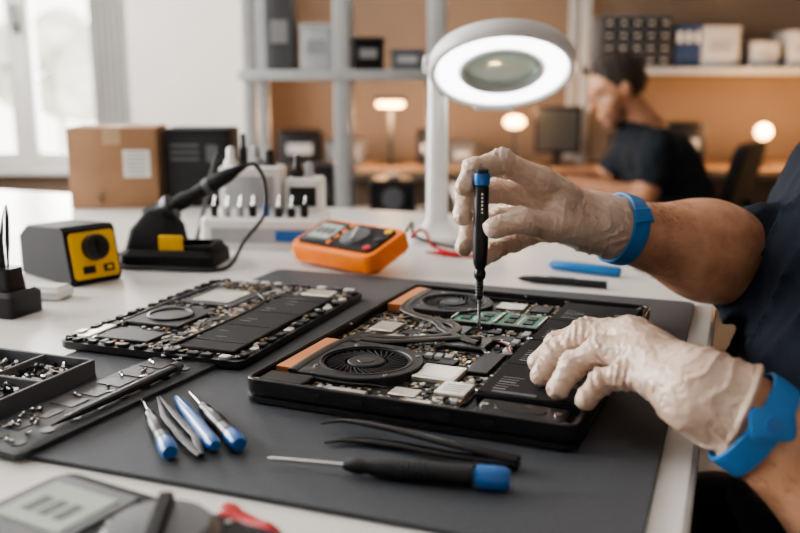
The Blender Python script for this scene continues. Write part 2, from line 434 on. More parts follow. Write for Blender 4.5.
# ================================================================ TABLE
RT=math.radians(-20.5)
e1=Vector((.9367,-.350,0)); e2=Vector((.350,.9367,0))
def E(a,bb,z=0): return e1*a+e2*bb+Vector((0,0,z))
b=MB()
c=E((-1.52-.01)/2,(.10+1.45)/2)
W=1.51; D=1.35
b.box(0,0,-.0175,W,D,.035,M_table,0,.003)
for sx in (-1,1):
    for sy in (-1,1): b.box(sx*(W/2-.06),sy*(D/2-.06),-.4675,.05,.05,.865,M_metalw)
    b.box(sx*(W/2-.06),0,-.06,.03,D-.16,.05,M_metalw)
for sy in (-1,1): b.box(0,sy*(D/2-.06),-.06,W-.16,.03,.05,M_metalw)
b.obj('workbench',(c.x,c.y,TZ),(0,0,RT))
b=MB(); mw_,md_=.47,.535
b.loft([(rrect(mw_,md_,.01),0),(rrect(mw_,md_,.01),.0025),(rrect(mw_-.001,md_-.001,.01),.003)],M_mat)
c=E(-.50+mw_/2,.393+md_/2)
b.obj('repair_mat',(c.x,c.y,TZ+.0003),(0,0,RT))
MT=TZ+.0035
# ================================================================ LAPTOP (open underside)
def fan(b,cx,cy,s,z0,z1,edge):
    n=48; out=[];R=.041*s
    for i in range(n):
        a=2*math.pi*i/n; ca,sa=math.cos(a),math.sin(a)
        if ca>=0: out.append((cx+R*ca,cy+R*sa))
        else:
            t=min(edge/max(-ca,1e-6),R/max(abs(sa),1e-6)); out.append((cx+t*ca,cy+t*sa))
    hole=circ(.0300*s,n,cx,cy)
    ins=[(cx+(p[0]-cx)*.98,cy+(p[1]-cy)*.98) for p in out]
    b.loft([(out,z0),(out,z1-.0006),(ins,z1),(circ(.0320*s,n,cx,cy),z1),(circ(.0315*s,n,cx,cy),z1-.0008),(hole,z1-.0008),(hole,z0+.001)],M_fan)
    b.loft([(circ(.0333*s,n,cx,cy),z1),(circ(.0333*s,n,cx,cy),z1+.0005),(circ(.0318*s,n,cx,cy),z1+.0005),(circ(.0318*s,n,cx,cy),z1)],M_gun,False,False)
    b.loft([(circ(.0298*s,n,cx,cy),z0+.0012),(circ(.0298*s,n,cx,cy),z0+.0014)],M_chip)
    for i in range(34):
        a=2*math.pi*i/34; r=.0215*s
        b.box(cx+r*math.cos(a),cy+r*math.sin(a),(z0+z1)/2,.0150*s,.0008,(z1-z0)*.6,M_gun,a+.55)
    b.lathe([(.0135*s,0),(.0135*s,z1-z0-.001),(.0125*s,z1-z0-.0002),(.006*s,z1-z0-.0002)],M_fan,(cx,cy,z0),seg=28)
    b.lathe([(.0065*s,0),(.006*s,.0006)],M_gun,(cx,cy,z1-.0004),seg=20)
    for a in (.6,2.2,3.9,5.5):
        b.cyl((cx+.037*s*math.cos(a),cy+.037*s*math.sin(a),z1),(cx+.037*s*math.cos(a),cy+.037*s*math.sin(a),z1+.0006),.0018,M_steel,seg=8)
def screw(b,x,y,z,r=.0017):
    b.cyl((x,y,z),(x,y,z+.0007),r,M_steel,seg=10); b.cyl((x,y,z+.0005),(x,y,z+.0009),r*.4,M_chip,seg=6)
def fins(b,x,y0,y1,z0,z1,w=.009):
    b.box(x,(y0+y1)/2,z0+.0005,w,y1-y0,.001,M_cop); b.box(x,(y0+y1)/2,z1-.0004,w*.92,y1-y0,.0008,M_cop)
    n=int((y1-y0)/.0022)
    for i in range(n): b.box(x,y0+(i+.5)*(y1-y0)/n,(z0+z1)/2,w,.0006,z1-z0-.001,M_cop)
def smd(b,n,x0,x1,y0,y1,z,avoid,seed,sc=1.):
    r=random.Random(seed); k=0; tries=0
    kinds=[(M_chip,.006,.011,.0010,.0016),(M_chip,.0025,.005,.0008,.0014),(M_tan,.0014,.0026,.0008,.0014),(M_sil,.0014,.0030,.0006,.0014),(M_gold,.0010,.0018,.0003,.0006),(M_lgry,.0025,.0045,.0016,.0026),(M_lbl,.0016,.0030,.0004,.0010),(M_kap,.003,.006,.0003,.0006)]
    wts=[3.5,8,7,5.5,3,2.5,1.5,.4]
    while k<n and tries<n*8:
        tries+=1; m,a0,a1,h0,h1=r.choices(kinds,wts)[0]
        x=r.uniform(x0,x1); y=r.uniform(y0,y1); w=r.uniform(a0,a1)*sc; l=w*r.choice((1,1.4,.6,2)) if w<.004 else w*r.choice((1,.8))
        if any(ax0-w/2<x<ax1+w/2 and ay0-l/2<y<ay1+l/2 for ax0,ax1,ay0,ay1 in avoid): continue
        h=r.uniform(h0,h1); b.box(x,y,z+h/2,w,l,h,m)
        if w>.0022: avoid.append((x-w/2,x+w/2,y-l/2,y+l/2))
        if m is M_chip and w>.006:
            q=int(w/.0012)
            for i in range(q):
                for s in (-1,1): b.box(x-w/2+(i+.5)*w/q,y+s*(l/2+.0004),z+.0003,.0005,.0010,.0005,M_sil)
        k+=1
def rect(cx,cy,w,h): return (cx-w/2,cx+w/2,cy-h/2,cy+h/2)
def build_laptop():
    W,L=.232,.318; b=MB()
    b.loft([(rrect(W-.008,L-.008,.007),0),(rrect(W,L,.009),.0014),(rrect(W,L,.009),.0046),(rrect(W-.002,L-.002,.009),.005)],M_blk)
    b.loft([(rrect(W-.010,L-.010,.008),.005),(rrect(W-.010,L-.010,.008),.0062),(rrect(W-.002,L-.002,.009),.0066),(rrect(W,L,.010),.009),(rrect(W,L,.010),.0172),(rrect(W-.001,L-.001,.0095),.0178),(rrect(W-.0055,L-.0055,.007),.0178),(rrect(W-.006,L-.006,.007),.0168),(rrect(W-.0075,L-.0075,.006),.0168),(rrect(W-.0075,L-.0075,.006),.0085)],M_blk)
    for i in range(5): b.box(-.06+.03*i,-L/2-.0002,.012,.012 if i%2 else .008,.001,.0035 if i%2 else .0025,M_chip)
    zb=.0100
    o=[(-.111,-.153),(.034,-.153),(.034,-.128),(.036,-.128),(.036,.150),(-.111,.150)]
    b.loft([(o,.0085),(o,zb)],M_pcb)
    av=[]
    fan(b,-.056,-.085,1.04,zb,.0163,.039); av.append(rect(-.056,-.085,.088,.086))
    fan(b,-.058,.110,.92,zb,.0160,.038); av.append(rect(-.058,.110,.082,.076))
    fins(b,-.1030,-.124,-.046,zb-.001,.0168,.0145); fins(b,-.1030,.076,.148,zb-.001,.0168,.0145)
    av+= [rect(-.104,-.085,.018,.082),rect(-.104,.112,.018,.075)]
    b.box(-.0925,-.1400,.0125,.035,.020,.006,M_blk,0,.001); av.append(rect(-.0925,-.1400,.037,.022))
    zp=.0158
    def pipe(pts,r=.0042): b.tube([(p[0],p[1],zp) for p in catmull([(q[0],q[1],zp) for q in pts],8)],r,M_pipe,10,.42)
    pipe([(-.094,-.128),(-.0955,-.10),(-.0955,-.055),(-.088,-.037),(-.062,-.034),(-.040,-.022),(-.018,-.006),(.004,.004)])
    pipe([(-.086,-.046),(-.082,-.028),(-.058,-.022),(-.036,-.010),(-.022,.010),(-.030,.034),(-.060,.046),(-.086,.062),(-.0945,.09),(-.0955,.145)])
    pipe([(.006,-.010),(-.014,.000),(-.034,.018),(-.048,.036),(-.074,.052),(-.088,.072)],.0038)
    for cx_,cy_,w,h in ((-.004,-.004,.034,.028),(-.030,.026,.032,.026)):
        b.box(cx_,cy_,.0130,w,h,.003,M_gun,0,.0008); av.append(rect(cx_,cy_,w+.006,h+.006))
        for sx in (-1,1):
            for sy in (-1,1):
                b.tube([(cx_+sx*w*.45,cy_+sy*h*.4,.0135),(cx_+sx*(w*.5+.004),cy_+sy*(h*.5+.004),.0125)],.002,M_gun,6,.5)
                screw(b,cx_+sx*(w*.5+.004),cy_+sy*(h*.5+.004),.0125,.0022)
    b.box(-.066,-.030,.0120,.036,.010,.003,M_dk,.1,.0008); av.append(rect(-.066,-.03,.036,.012))
    for x,y in ((-.022,.074),(.017,.076)):
        b.box(x,y,.0128,.036,.044,.0012,M_grn); av.append(rect(x,y,.041,.050))
        for i in range(2):
            for j in range(2): b.box(x-.0082+.0164*i,y-.006+.015*j,.0139,.0078,.0100,.001,M_chip)
        b.box(x,y-.0195,.0136,.034,.0024,.0003,M_gold); b.box(x,y-.0235,.0125,.039,.0035,.005,M_blk); 
        b.box(x-.0190,y,.0134,.0012,.032,.004,M_sil); b.box(x+.0190,y,.0134,.0012,.032,.004,M_sil)
        for i in range(8): b.box(x-.0135+.0038*i,y+.0180,.0136,.0014,.002,.0006,M_tan)
        for i in range(6): b.box(x-.012+.0048*i,y-.0145,.0136,.0014,.0022,.0006,M_tan)
        b.box(x,y+.001,.0136,.0016,.026,.0004,M_lbl)
    for x,y,w,h,m,z in ((.001,-.083,.032,.031,M_sil,.0140),(.022,-.110,.022,.024,M_sil,.0135),(-.008,-.126,.020,.014,M_sil,.0120),(.024,-.046,.017,.050,M_blk,.0130),
                  (.018,.020,.016,.020,M_chip,.0122),(-.006,.128,.026,.020,M_sil,.0128),(.022,.130,.018,.024,M_chip,.012),(-.044,-.144,.028,.012,M_sil,.0130),(.008,-.145,.018,.012,M_sil,.0128),(-.004,-.052,.014,.013,M_chip,.0120),(.004,.040,.012,.009,M_chip,.0120),(.031,.042,.007,.012,M_lgry,.0130),
                  (-.030,-.043,.009,.008,M_chip,.0120),(-.086,.020,.022,.028,M_sil,.0125),(-.060,.012,.014,.012,M_chip,.012),(-.092,-.012,.018,.018,M_chip,.0120),(-.066,-.008,.012,.010,M_lgry,.0130)):
        b.box(x,y,(zb+z)/2,w,h,z-zb,m,0,.0006); av.append(rect(x,y,w+.002,h+.002))
    b.loft([(rrect(.028,.027,.002,3,.001,-.083),.0139),(rrect(.028,.027,.002,3,.001,-.083),.0143),(rrect(.026,.025,.002,3,.001,-.083),.0143),(rrect(.026,.025,.002,3,.001,-.083),.01405)],M_sil)
    for i in range(4): b.box(.022,-.117+.004*i,.01355,.014,.0010,.0001,M_txt)
    for i in range(5):
        x,y=-.034+.0078*i,-.062+.0015*i
        if i<3: b.box(x+.012,y+.018-.001*i,.0118,.0062,.0062,.0036,M_lgry,0,.0006); av.append(rect(x+.012,y+.018-.001*i,.007,.007))
        b.lathe([(.0024,0),(.0024,.004),(.0020,.0044)],M_sil,(-.045+.0065*i,.0005+.0,zb),seg=12); av.append(rect(-.045+.0065*i,.0005,.005,.005))
    for i in range(4): b.box(.030,-.010+.012*i,.0120,.006,.009,.004,(M_lbl,M_blk,M_lgry,M_chip)[i],0,.0005); av.append(rect(.03,-.01+.012*i,.007,.010))
    smd(b,820,-.110,.035,-.151,.149,zb,av[:],5)
    for i in range(22):
        x=rnd.uniform(-.10,.034); y=rnd.uniform(-.15,.148)
        if not any(a<x<b_ and c_<y<d for a,b_,c_,d in av): b.cyl((x,y,zb),(x,y,zb+.0006),.0034,M_gold,seg=12); screw(b,x,y,zb+.0012,.0024)
    for x,y in ((-.108,-.154),(.108,-.154),(-.108,.154),(.108,.154),(0,-.155),(0,.155),(.111,0),(-.111,0)): screw(b,x,y,.0162,.0022)
    bx0,bx1,by0,by1=.040,.109,-.118,.148
    n=4; ll=(by1-by0)/n
    b.box((bx0+bx1)/2,(by0+by1)/2,.0112,bx1-bx0,by1-by0,.0052,M_blk)
    for i in range(n):
        b.box((bx0+bx1)/2,by0+ll*(i+.5),.0145,bx1-bx0-.001,ll-.0014,.0036,M_blkm,0,.0008)
        yy=by0+ll*(i+.5)
        for j in range(6):
            w=.006+.012*rnd.random(); b.box(bx0+.008+w/2,yy-ll*.34+.0050*j,.01634,w,.0007 if j%3 else .0016,.00008,M_txt)
        b.box(bx1-.014,yy,.01634,.010,.008,.00008,M_gry)
    b.box((bx0+bx1)/2-.01,by0+.004,.0165,.03,.004,.0005,M_gry)
    for y in (by0+.002,.015,by1-.002): screw(b,bx1-.002,y,.0165,.0022); screw(b,bx0+.001,y,.0165,.0022)
    b.box(.076,-.1385,.0120,.058,.026,.007,M_blk,0,.002); b.loft([(rrect(.034,.012,.006,5,.076,-.1385),.0155),(rrect(.032,.010,.005,5,.076,-.1385),.0162)],M_dk)
    b.lathe([(.0028,0),(.0028,.0012),(.0015,.0012)],M_steel,(.100,-.1385,.0152)); b.lathe([(.0028,0),(.0028,.0012),(.0015,.0012)],M_steel,(.052,-.1385,.0152))
    for i in range(4): b.box(-.066+.024*i,-.1512,.0125,.013,.006,.0055,M_sil if i%2 else M_gun,0,.0005)
    for k in range(4):
        b.tube(catmull([(.036,-.02+.001*k,.0125),(.030+.001*k,-.012,.0145),(.026,.004+.002*k,.0125),(.014,.010+.0015*k,.0125)],6),.0006,(M_chip,M_red,M_lbl,M_chip)[k],6)
    b.tube(catmull([(-.020,-.128,.013),(-.030,-.13,.0145),(-.05,-.132,.014),(-.075,-.130,.014)],6),.0007,M_chip,6)
    b.tube(catmull([(.012,.148,.013),(-.03,.150,.013),(-.06,.1525,.0135),(-.10,.1525,.0135)],6),.0008,M_chip,6)
    return b
b=build_laptop(); b.obj('laptop',(.060,.693,MT),(0,0,math.radians(-23)))
def build_chassis():
    W,L=.172,.250; b=MB()
    b.loft([(rrect(W-.004,L-.004,.007),0),(rrect(W,L,.008),.002),(rrect(W,L,.008),.0070),(rrect(W-.005,L-.005,.006),.0074),(rrect(W-.006,L-.006,.006),.0050)],M_blk)
    zb=.0062
    b.loft([(rrect(W-.01,L-.01,.004),.0050),(rrect(W-.01,L-.01,.004),zb)],M_dk)
    av=[]
    for x,y,w,h,m,z in ((.046,-.014,.050,.190,M_blkm,.0100),(.047,.100,.030,.024,M_sil,.0092),(-.036,.052,.060,.062,M_gun,.0090),(-.040,-.030,.056,.062,M_fan,.0098),(-.036,-.092,.050,.030,M_chip,.0090),
                  (.006,.085,.018,.050,M_pcb,.0080),(.005,-.05,.016,.09,M_pcb,.0080),(-.074,-.09,.012,.04,M_sil,.0085),(-.040,.104,.05,.020,M_pcb,.0080),(-.076,.01,.010,.08,M_pcb,.0080)):
        b.box(x,y,(zb+z)/2,w,h,z-zb,m,0,.0008)
        if m is not M_pcb: av.append(rect(x,y,w,h))
    b.loft([(rrect(.040,.046,.003,3,-.036,.052),.0089),(rrect(.040,.046,.003,3,-.036,.052),.0096),(rrect(.034,.040,.003,3,-.036,.052),.0096),(rrect(.034,.040,.003,3,-.036,.052),.0091)],M_sil)
    b.lathe([(.021,0),(.021,.0042),(.019,.0046),(.0185,.0032)],M_gun,(-.040,-.030,zb+.001),seg=32)
    for k in range(4): b.box(.046,-.088+.049*k,.0102,.046,.0008,.0004,M_gun)
    for i in range(10): b.box(.032+.012*rnd.random(),-.1+.17*rnd.random(),.01005,.010,.0008,.0001,M_txt)
    smd(b,420,-.080,.078,-.117,.117,.0068,av,11,1.15)
    smd(b,90,-.002,.014,-.095,.11,.0078,[],12)
    smd(b,60,-.064,-.016,.094,.114,.0078,[],13)
    r=random.Random(9)
    for s in (-1,1):
        for i in range(15):
            y=-.113+.016*i+r.uniform(-.003,.003); b.box(s*.0815,y,.0082,.006,.006+.004*r.random(),.0036,r.choice((M_blk,M_blk,M_sil,M_gun)),0,.0005)
        for i in range(10):
            x=-.072+.016*i+r.uniform(-.003,.003); b.box(x,s*.1205,.0082,.006+.004*r.random(),.006,.0036,r.choice((M_blk,M_blk,M_sil,M_gun)),0,.0005)
    for x in (-.079,0,.079):
        for y in (-.117,.117): screw(b,x,y,.0085,.0022)
    for x,y in ((-.01,.02),(-.01,-.01),(-.068,.08),(.018,.112),(.018,-.112),(-.068,-.06)): b.cyl((x,y,zb),(x,y,.0088),.0036,M_gun,seg=12); screw(b,x,y,.0088,.0024)
    b.tube(catmull([(.015,-.11,.0098),(.019,-.03,.0098),(.016,.04,.0098),(-.005,.07,.0098)],6),.0012,M_chip,6)
    b.tube(catmull([(-.066,.10,.0095),(-.070,.02,.0100),(-.069,-.06,.0095)],6),.0013,M_gun,6)
    return b
b=build_chassis(); b.obj('stripped_laptop_chassis',(-.160,.805,MT),(0,0,math.radians(-20)))
# ================================================================ hand tools
def driver(name,p0,p1,r=.0045,tipf=.45,hm=None,shm=None,dy=0):
    hm=hm or M_blk; p0=Vector(p0)+Vector((0,dy,0));p1=Vector(p1)+Vector((0,dy,0));L=(p1-p0).length; d=p1-p0; b=MB()
    a=L*tipf
    b.lathe([(.0004,0),(.0011,.003),(.0013,.006),(.0013,a)],shm or M_steel,p0,d,12)
    prof=[(r*.45,a-.001),(r*.7,a+.004),(r*.8,a+.008),(r*.62,a+.013),(r*.95,a+.020),(r,a+.03),(r*.93,L*.72),(r,L-.020)]
    b.lathe(prof,hm,p0,d,20)
    b.lathe([(r*.6,L-.021),(r*.6,L-.019),(r*1.06,L-.018),(r*1.12,L-.010),(r*1.08,L-.003),(r*.8,L)],M_blue,p0,d,20)
    for k in range(6):
        t=a+.03+k*.003
        b.lathe([(r*1.0,t),(r*1.04,t+.0007),(r*1.0,t+.0014)],hm,p0,d,20)
    return b.obj(name)
z=MT
driver('precision_screwdriver',(-.180,.603,z+.0022),(-.134,.501,z+.0056),.0050,.30,M_gun,dy=-.009)
driver('precision_screwdriver.001',(-.150,.617,z+.0022),(-.0955,.514,z+.0056),.0050,.30,M_gun,dy=-.010)
b=MB(); p0=Vector((-.156,.594,z+.003)); p1=Vector((-.110,.503,z+.0052)); d=p1-p0; L=d.length
b.lathe([(.0008,0),(.0022,.004),(.0030,.012),(.0040,.03),(.0044,.06),(.0044,L-.01),(.0046,L-.004),(.003,L)],M_blue,p0,d,16); b.obj('plastic_spudger')
b=MB()
for s in (-1,1):
    b.tube([(-.168+.0008*s,.595,z+.003),(-.150+.0035*s,.557+.0015*s,z+.003),(-.130+.004*s,.522+.002*s,z+.003),(-.117,.495,z+.003)],[.0009,.0024,.0029,.0025],M_gun if s<0 else M_dk,8,.4)
b.obj('straight_tweezers')
driver('screwdriver',(-.077,.487,z+.0045),(.0595,.4535,z+.0070),.0062,.34)
M_twz=mat('black_steel',(.012,.012,.014),.25,metal=.4)
b=MB()
b.tube(catmull([(-.050,.537,z+.006),(-.034,.537,z+.008),(-.005,.521,z+.009),(.030,.498,z+.0085),(.067,.4805,z+.0065)],8),[.0012+.0028*min(1,i/12) for i in range(33)],M_twz,10,.45)
b.tube(catmull([(-.046,.515,z+.0022),(-.030,.518,z+.0025),(0,.509,z+.003),(.030,.493,z+.004),(.067,.4785,z+.005)],8),[.0012+.0028*min(1,i/12) for i in range(33)],M_twz,10,.45)
b.box(.059,.4835,z+.0045,.020,.0075,.0070,M_twz,math.radians(-26),.001)
b.obj('curved_tweezers')
b=MB(); w,l=.056,.205
b.loft([(rrect(w,l,.004),0),(rrect(w,l,.004),.003),(rrect(w-.002,l-.002,.003),.0036)],M_strip)
for i in range(9):
    b.box(-.012,-.09+.0225*i,.0038,.020,.016,.0006,M_blk); b.lathe([(.0045,0),(.0045,.0008)],M_blk,(.014,-.09+.0225*i,.0034),seg=16)
for i in range(24):
    x=-.012+rnd.uniform(-.009,.03); y=rnd.uniform(-.095,.095); a=rnd.random()*6
    b.cyl((x,y,.0054),(x+.0020*math.cos(a),y+.0020*math.sin(a),.0054),.0014,M_steel,seg=8); b.cyl((x,y,.0054),(x-.004*math.cos(a),y-.004*math.sin(a),.0048),.0007,M_steel,seg=6)
b.obj('screw_organizer_strip',(-.205,.598,z),(0,0,math.radians(-25)))
b=MB(); p0=Vector((-.2174,.530,z+.0075)); p1=Vector((-.1656,.650,z+.0075))
b.tube([p0,p0.lerp(p1,.08),p0.lerp(p1,.2),p0.lerp(p1,.5),p0.lerp(p1,.8),p1],[.0008,.0018,.0032,.0036,.0040,.0030],M_blk,10,.8)
b.lathe([(.0038,0),(.0042,.002),(.0042,.005),(.0034,.006)],M_gry,p0.lerp(p1,.94),p1-p0,16); b.obj('pry_tool')
b=MB(); w,l,h=.135,.108,.014
M_tray=mat('tray_grey',(.11,.115,.125),.5)
b.box(0,0,.001,w,l,.002,M_tray)
for x in (-w/2+.0015,-w/6,w/6,w/2-.0015): b.box(x,0,h/2,.0026,l,h,M_tray,0,.0006)
for y in (-l/2+.0015,-.0,l/2-.0015): b.box(0,y,h/2,w-.004,.0026,h,M_tray,0,.0006)
for i in range(330):
    x=rnd.uniform(-.062,.062); y=rnd.uniform(-.050,.050); a=rnd.random()*6; zz=.0045+.0050*rnd.random()
    b.cyl((x,y,zz),(x+.0026*math.cos(a),y+.0026*math.sin(a),zz+.001),.0020,rnd.choice((M_steel,M_steel,M_dk,M_dk)),seg=8); b.cyl((x,y,zz),(x-.005*math.cos(a),y-.005*math.sin(a),zz-.001),.0010,M_steel,seg=6)
c=Vector((-.228,.645,0))-e1*(w/2)-e2*(l/2)
b.obj('parts_tray',(c.x,c.y,z),(0,0,RT))
# bench meter bottom-left
b=MB(); w,l,h=.185,.088,.026
b.loft([(rrect(w-.006,l-.006,.010),0),(rrect(w,l,.012),.004),(rrect(w,l,.012),h-.006),(rrect(w-.006,l-.006,.010),h)],M_blkm)
b.loft([(rrect(w-.014,l-.014,.008),h-.0005),(rrect(w-.016,l-.016,.008),h+.001)],M_blkm)
b.box(-.058,.006,h+.0014,.054,.056,.0014,M_gry,0,.0005); b.box(-.058,.008,h+.0022,.042,.036,.0008,M_lcd)
for i in range(3): b.box(-.068+.010*i,.006,h+.0027,.006,.014,.0003,M_chip)
b.lathe([(.026,0),(.026,.003),(.022,.008),(.009,.009)],M_gry,(.004,.010,h+.001),seg=32); b.box(.004,.010,h+.011,.007,.042,.006,M_blkm,.6,.001)
for i in range(12): b.box(.004+.031*math.cos(i*.52),.010+.031*math.sin(i*.52),h+.0012,.003,.0016,.0006,M_lbl,i*.52)
for i in range(3):
    for j in range(2): b.box(.054+.014*j,-.020+.022*i,h+.002,.010,.011,.003,M_gry,0,.001)
b.obj('handheld_meter',(-.112,.350,TZ+.0006),(0,0,math.radians(-29)))
b=MB(); p0=Vector((-.0890,.4165,.0075)); d=Vector((.030,-.028,0)); 
b.lathe([(.002,0),(.0050,.003),(.0056,.008),(.0045,.012),(.0045,.030),(.0055,.034),(.0048,.040),(.0025,.046)],M_red,p0,d)
b.tube(catmull([p0+d.normalized()*.045,(-.046,.372,.005),(-.036,.35,.003),(-.02,.31,.0025),(.0,.25,.0025)],6),.0022,M_red,8)
b.obj('test_probe',(0,0,TZ+.0037))
# ================================================================ left/back bench objects
b=MB(); w,l,h=.118,.062,.064
old=b.M
pr=[(-w/2,0),(w/2-.004,0),(w/2,.006),(w/2-.012,h-.004),(w/2-.018,h),(-w/2+.02,h*.92),(-w/2,h*.70)]
b.M=Matrix.Rotation(math.pi/2,4,'X'); b.loft([([(p[0]*.97,p[1]*.97+.001) for p in pr],-l/2),(pr,-l/2+.004),(pr,l/2-.004),([(p[0]*.97,p[1]*.97+.001) for p in pr],l/2)],M_blkm)
b.M=old
T=Matrix.Translation((w/2-.0045,0,.032))@Matrix.Rotation(math.radians(78.5),4,'Y')
b.M=T; b.loft([(rrect(.052,.054,.005),-.002),(rrect(.052,.054,.005),.0012),(rrect(.049,.051,.005),.002)],M_yel)
b.lathe([(.015,0),(.014,.009),(.012,.010)],M_blk,(-.008,0,.002)); b.box(-.008,0,.0135,.016,.003,.003,M_chip)
b.box(.016,-.010,.0025,.008,.014,.002,M_blk); b.box(.016,.014,.0025,.008,.012,.002,M_blk); b.box(.016,.014,.0035,.004,.006,.002,M_yel)
b.M=old
b.obj('soldering_station',(-.380,1.018,TZ+.0003),(0,0,math.radians(-42)))
b=MB()
b.loft([(rrect(.118,.082,.010),0),(rrect(.116,.080,.010),.014),(rrect(.102,.068,.009),.021)],M_blkm)
b.box(.030,-.006,.022,.044,.044,.009,M_yel,0,.003)
b.box(.030,-.006,.0235,.050,.050,.006,M_blkm,0,.002)
b.loft([(rrect(.066,.066,.008,4,-.024,0),.012),(rrect(.054,.056,.008,4,-.022,0),.044),(rrect(.026,.034,.006,4,-.018,0),.066)],M_blkm)
b.box(.006,-.0320,.028,.030,.004,.022,M_yel,0,.001)
dd=Vector((.112,.0,.062)).normalized(); q=Vector((-.036,0,.050))
b.lathe([(.010,0),(.0130,.010),(.0135,.028),(.0165,.036),(.0165,.040),(.012,.040)],M_gun,q,dd)
for k in range(7): b.lathe([(.0136,.004+.0042*k),(.0150,.0055+.0042*k),(.0136,.007+.0042*k)],M_dk,q,dd)
b.lathe([(.003,.02),(.003,.044),(.0095,.046),(.0105,.058),(.0080,.066),(.0088,.080),(.0098,.105),(.0085,.122),(.0055,.134),(.0032,.146)],M_blkm,q,dd)
b.lathe([(.0100,.088),(.0104,.092),(.0100,.096)],M_gry,q,dd)
en=q+dd*.144
b.tube(catmull([en,en+Vector((.014,0,.002)),en+Vector((.024,.004,-.02)),en+Vector((.020,.01,-.06)),(.090,-.01,.03),(.078,-.044,.004),(.04,-.058,.0032),(.0,-.054,.0032),(-.045,-.050,.0032),(-.075,-.02,.0032),(-.085,.04,.0032),(-.09,.12,.0032)],8),.0026,M_blk,8)
b.obj('soldering_iron_stand',(-.278,1.098,TZ+.0003),(0,0,math.radians(-6)))
b=MB()
b.loft([(rrect(.050,.044,.005),0),(rrect(.050,.044,.005),.020),(rrect(.042,.036,.005),.024)],M_blk)
b.loft([(rrect(.030,.026,.004),.024),(rrect(.026,.022,.004),.045)],M_blk)
for s in (-1,1):
    b.tube([(.002,s*.003,.042),(.003,s*.004,.070),(.006,s*.003,.092),(.009,s*.0008,.106)],[.0026,.0030,.0022,.0007],M_blk,8,.5)
b.tube([(-.008,0,.042),(-.010,0,.085)],[.0042,.0042],M_blk,8)
b.obj('tool_stand',(-.382,.850,TZ+.0003),(0,0,math.radians(-20)))
b=MB(); b.box(0,0,.006,.052,.030,.012,M_wht,0,.003); b.box(0,0,.0125,.044,.022,.002,M_lbl,0,.0008); b.obj('sponge_tray',(-.370,.912,TZ+.0003),(0,0,math.radians(-12)))
def carton(name,w,d,h,loc,rz,m,lab=True):
    b=MB(); b.box(0,0,h/2,w,d,h,m,0,.0015)
    for s in (-1,1): b.box(0,s*d*.251,h+.0006,w*.995,d*.49,.0012,m)
    b.box(0,-d/2-.0003,h*.9,.03,.0006,h*.2,M_tan); b.box(0,0,h+.0014,.03,d,.0004,M_tan)
    if lab:
        b.box(w*.27,-d/2-.0005,h*.56,w*.30,.0008,h*.34,M_lbl)
        for i in range(6): b.box(w*.27,-d/2-.0011,h*.44+.0070*i,w*.22,.0004,.0022,M_txt)
        for i in range(2): b.box(-w*.15,-d/2-.0005,h*.15,.012,.0006,.016,M_tan)
    return b.obj(name,loc,(0,0,rz))
carton('cardboard_box',.152,.12,.140,(-.506,1.632,TZ+.0003),math.radians(5),M_card)
b=MB(); b.box(0,0,.069,.118,.09,.138,M_blkm,0,.004); b.box(0,-.0455,.069,.106,.002,.114,M_chip,0,.001)
for i in range(3): b.box(-.02,-.047,.085+.012*i,.05,.001,.005,M_gry)
b.lathe([(.016,0),(.016,.004),(.012,.005)],M_dk,(.028,-.046,.045),(0,-1,0)); b.box(.028,-.047,.095,.02,.002,.03,M_gry); b.obj('power_supply_unit',(-.358,1.640,TZ+.0003),(0,0,math.radians(-2)))
b=MB()
b.loft([(rrect(.165,.090,.008),0),(rrect(.165,.090,.008),.038),(rrect(.159,.084,.007),.042)],M_wht)
b.box(0,-.0455,.019,.135,.002,.020,M_lgry); b.box(.045,-.0465,.019,.05,.002,.014,M_blue)
b.box(-.022,.016,.072,.084,.048,.070,M_wht,0,.003); b.box(.050,.020,.064,.050,.044,.054,M_wht,0,.003)
b.box(-.022,-.0085,.072,.066,.002,.044,M_lgry,0,.0008); b.box(.050,-.0025,.066,.036,.002,.026,M_blk)
for x,y,r,h,m in ((-.052,.016,.010,.132,M_wht),(-.036,.020,.006,.150,M_blk),(-.018,.018,.011,.134,M_lgry),(.002,.014,.011,.128,M_blk),(.040,.018,.008,.122,M_blk),(.056,.018,.010,.112,M_lgry)):
    b.lathe([(r,.03),(r,h-.022),(r*.6,h-.016),(r*.6,h-.004),(r*.4,h)],m,(x,y,0),seg=16)
for i in range(8):
    x=-.066+.0175*i; b.cyl((x,-.030,.038),(x,-.030,.052+.008*rnd.random()),.0052,rnd.choice((M_blue,M_blk,M_lgry,M_blkm)),seg=10); b.cyl((x,-.030,.056),(x+.002,-.028,.070),.0012,M_steel,seg=6)
b.tube(catmull([(-.06,.03,.10),(-.075,.03,.12),(-.088,.02,.07),(-.091,-.02,.02),(-.089,-.05,.004)],6),.003,M_blk,8)
b.obj('tip_organizer',(-.182,1.225,TZ+.0003),(0,0,math.radians(-4)))
b=MB(); w,l,h=.142,.074,.026
b.loft([(rrect(w-.010,l-.010,.010),0),(rrect(w,l,.014),.005),(rrect(w,l,.014),h-.006),(rrect(w-.006,l-.006,.012),h-.001)],M_org)
b.loft([(rrect(w-.018,l-.018,.009),h-.003),(rrect(w-.020,l-.020,.008),h+.0015)],M_blkm)
b.box(-.034,0,h+.002,.044,.042,.002,M_blk,0,.0006); b.box(-.034,0,h+.0032,.036,.032,.0008,M_lcd)
for i in range(3): b.box(-.044+.010*i,.0,h+.0038,.0065,.014,.0003,M_chip)
b.lathe([(.020,0),(.019,.003),(.012,.005)],M_gry,(.016,0,h+.001),seg=32); b.box(.016,0,h+.0065,.005,.032,.004,M_lgry,.5,.001)
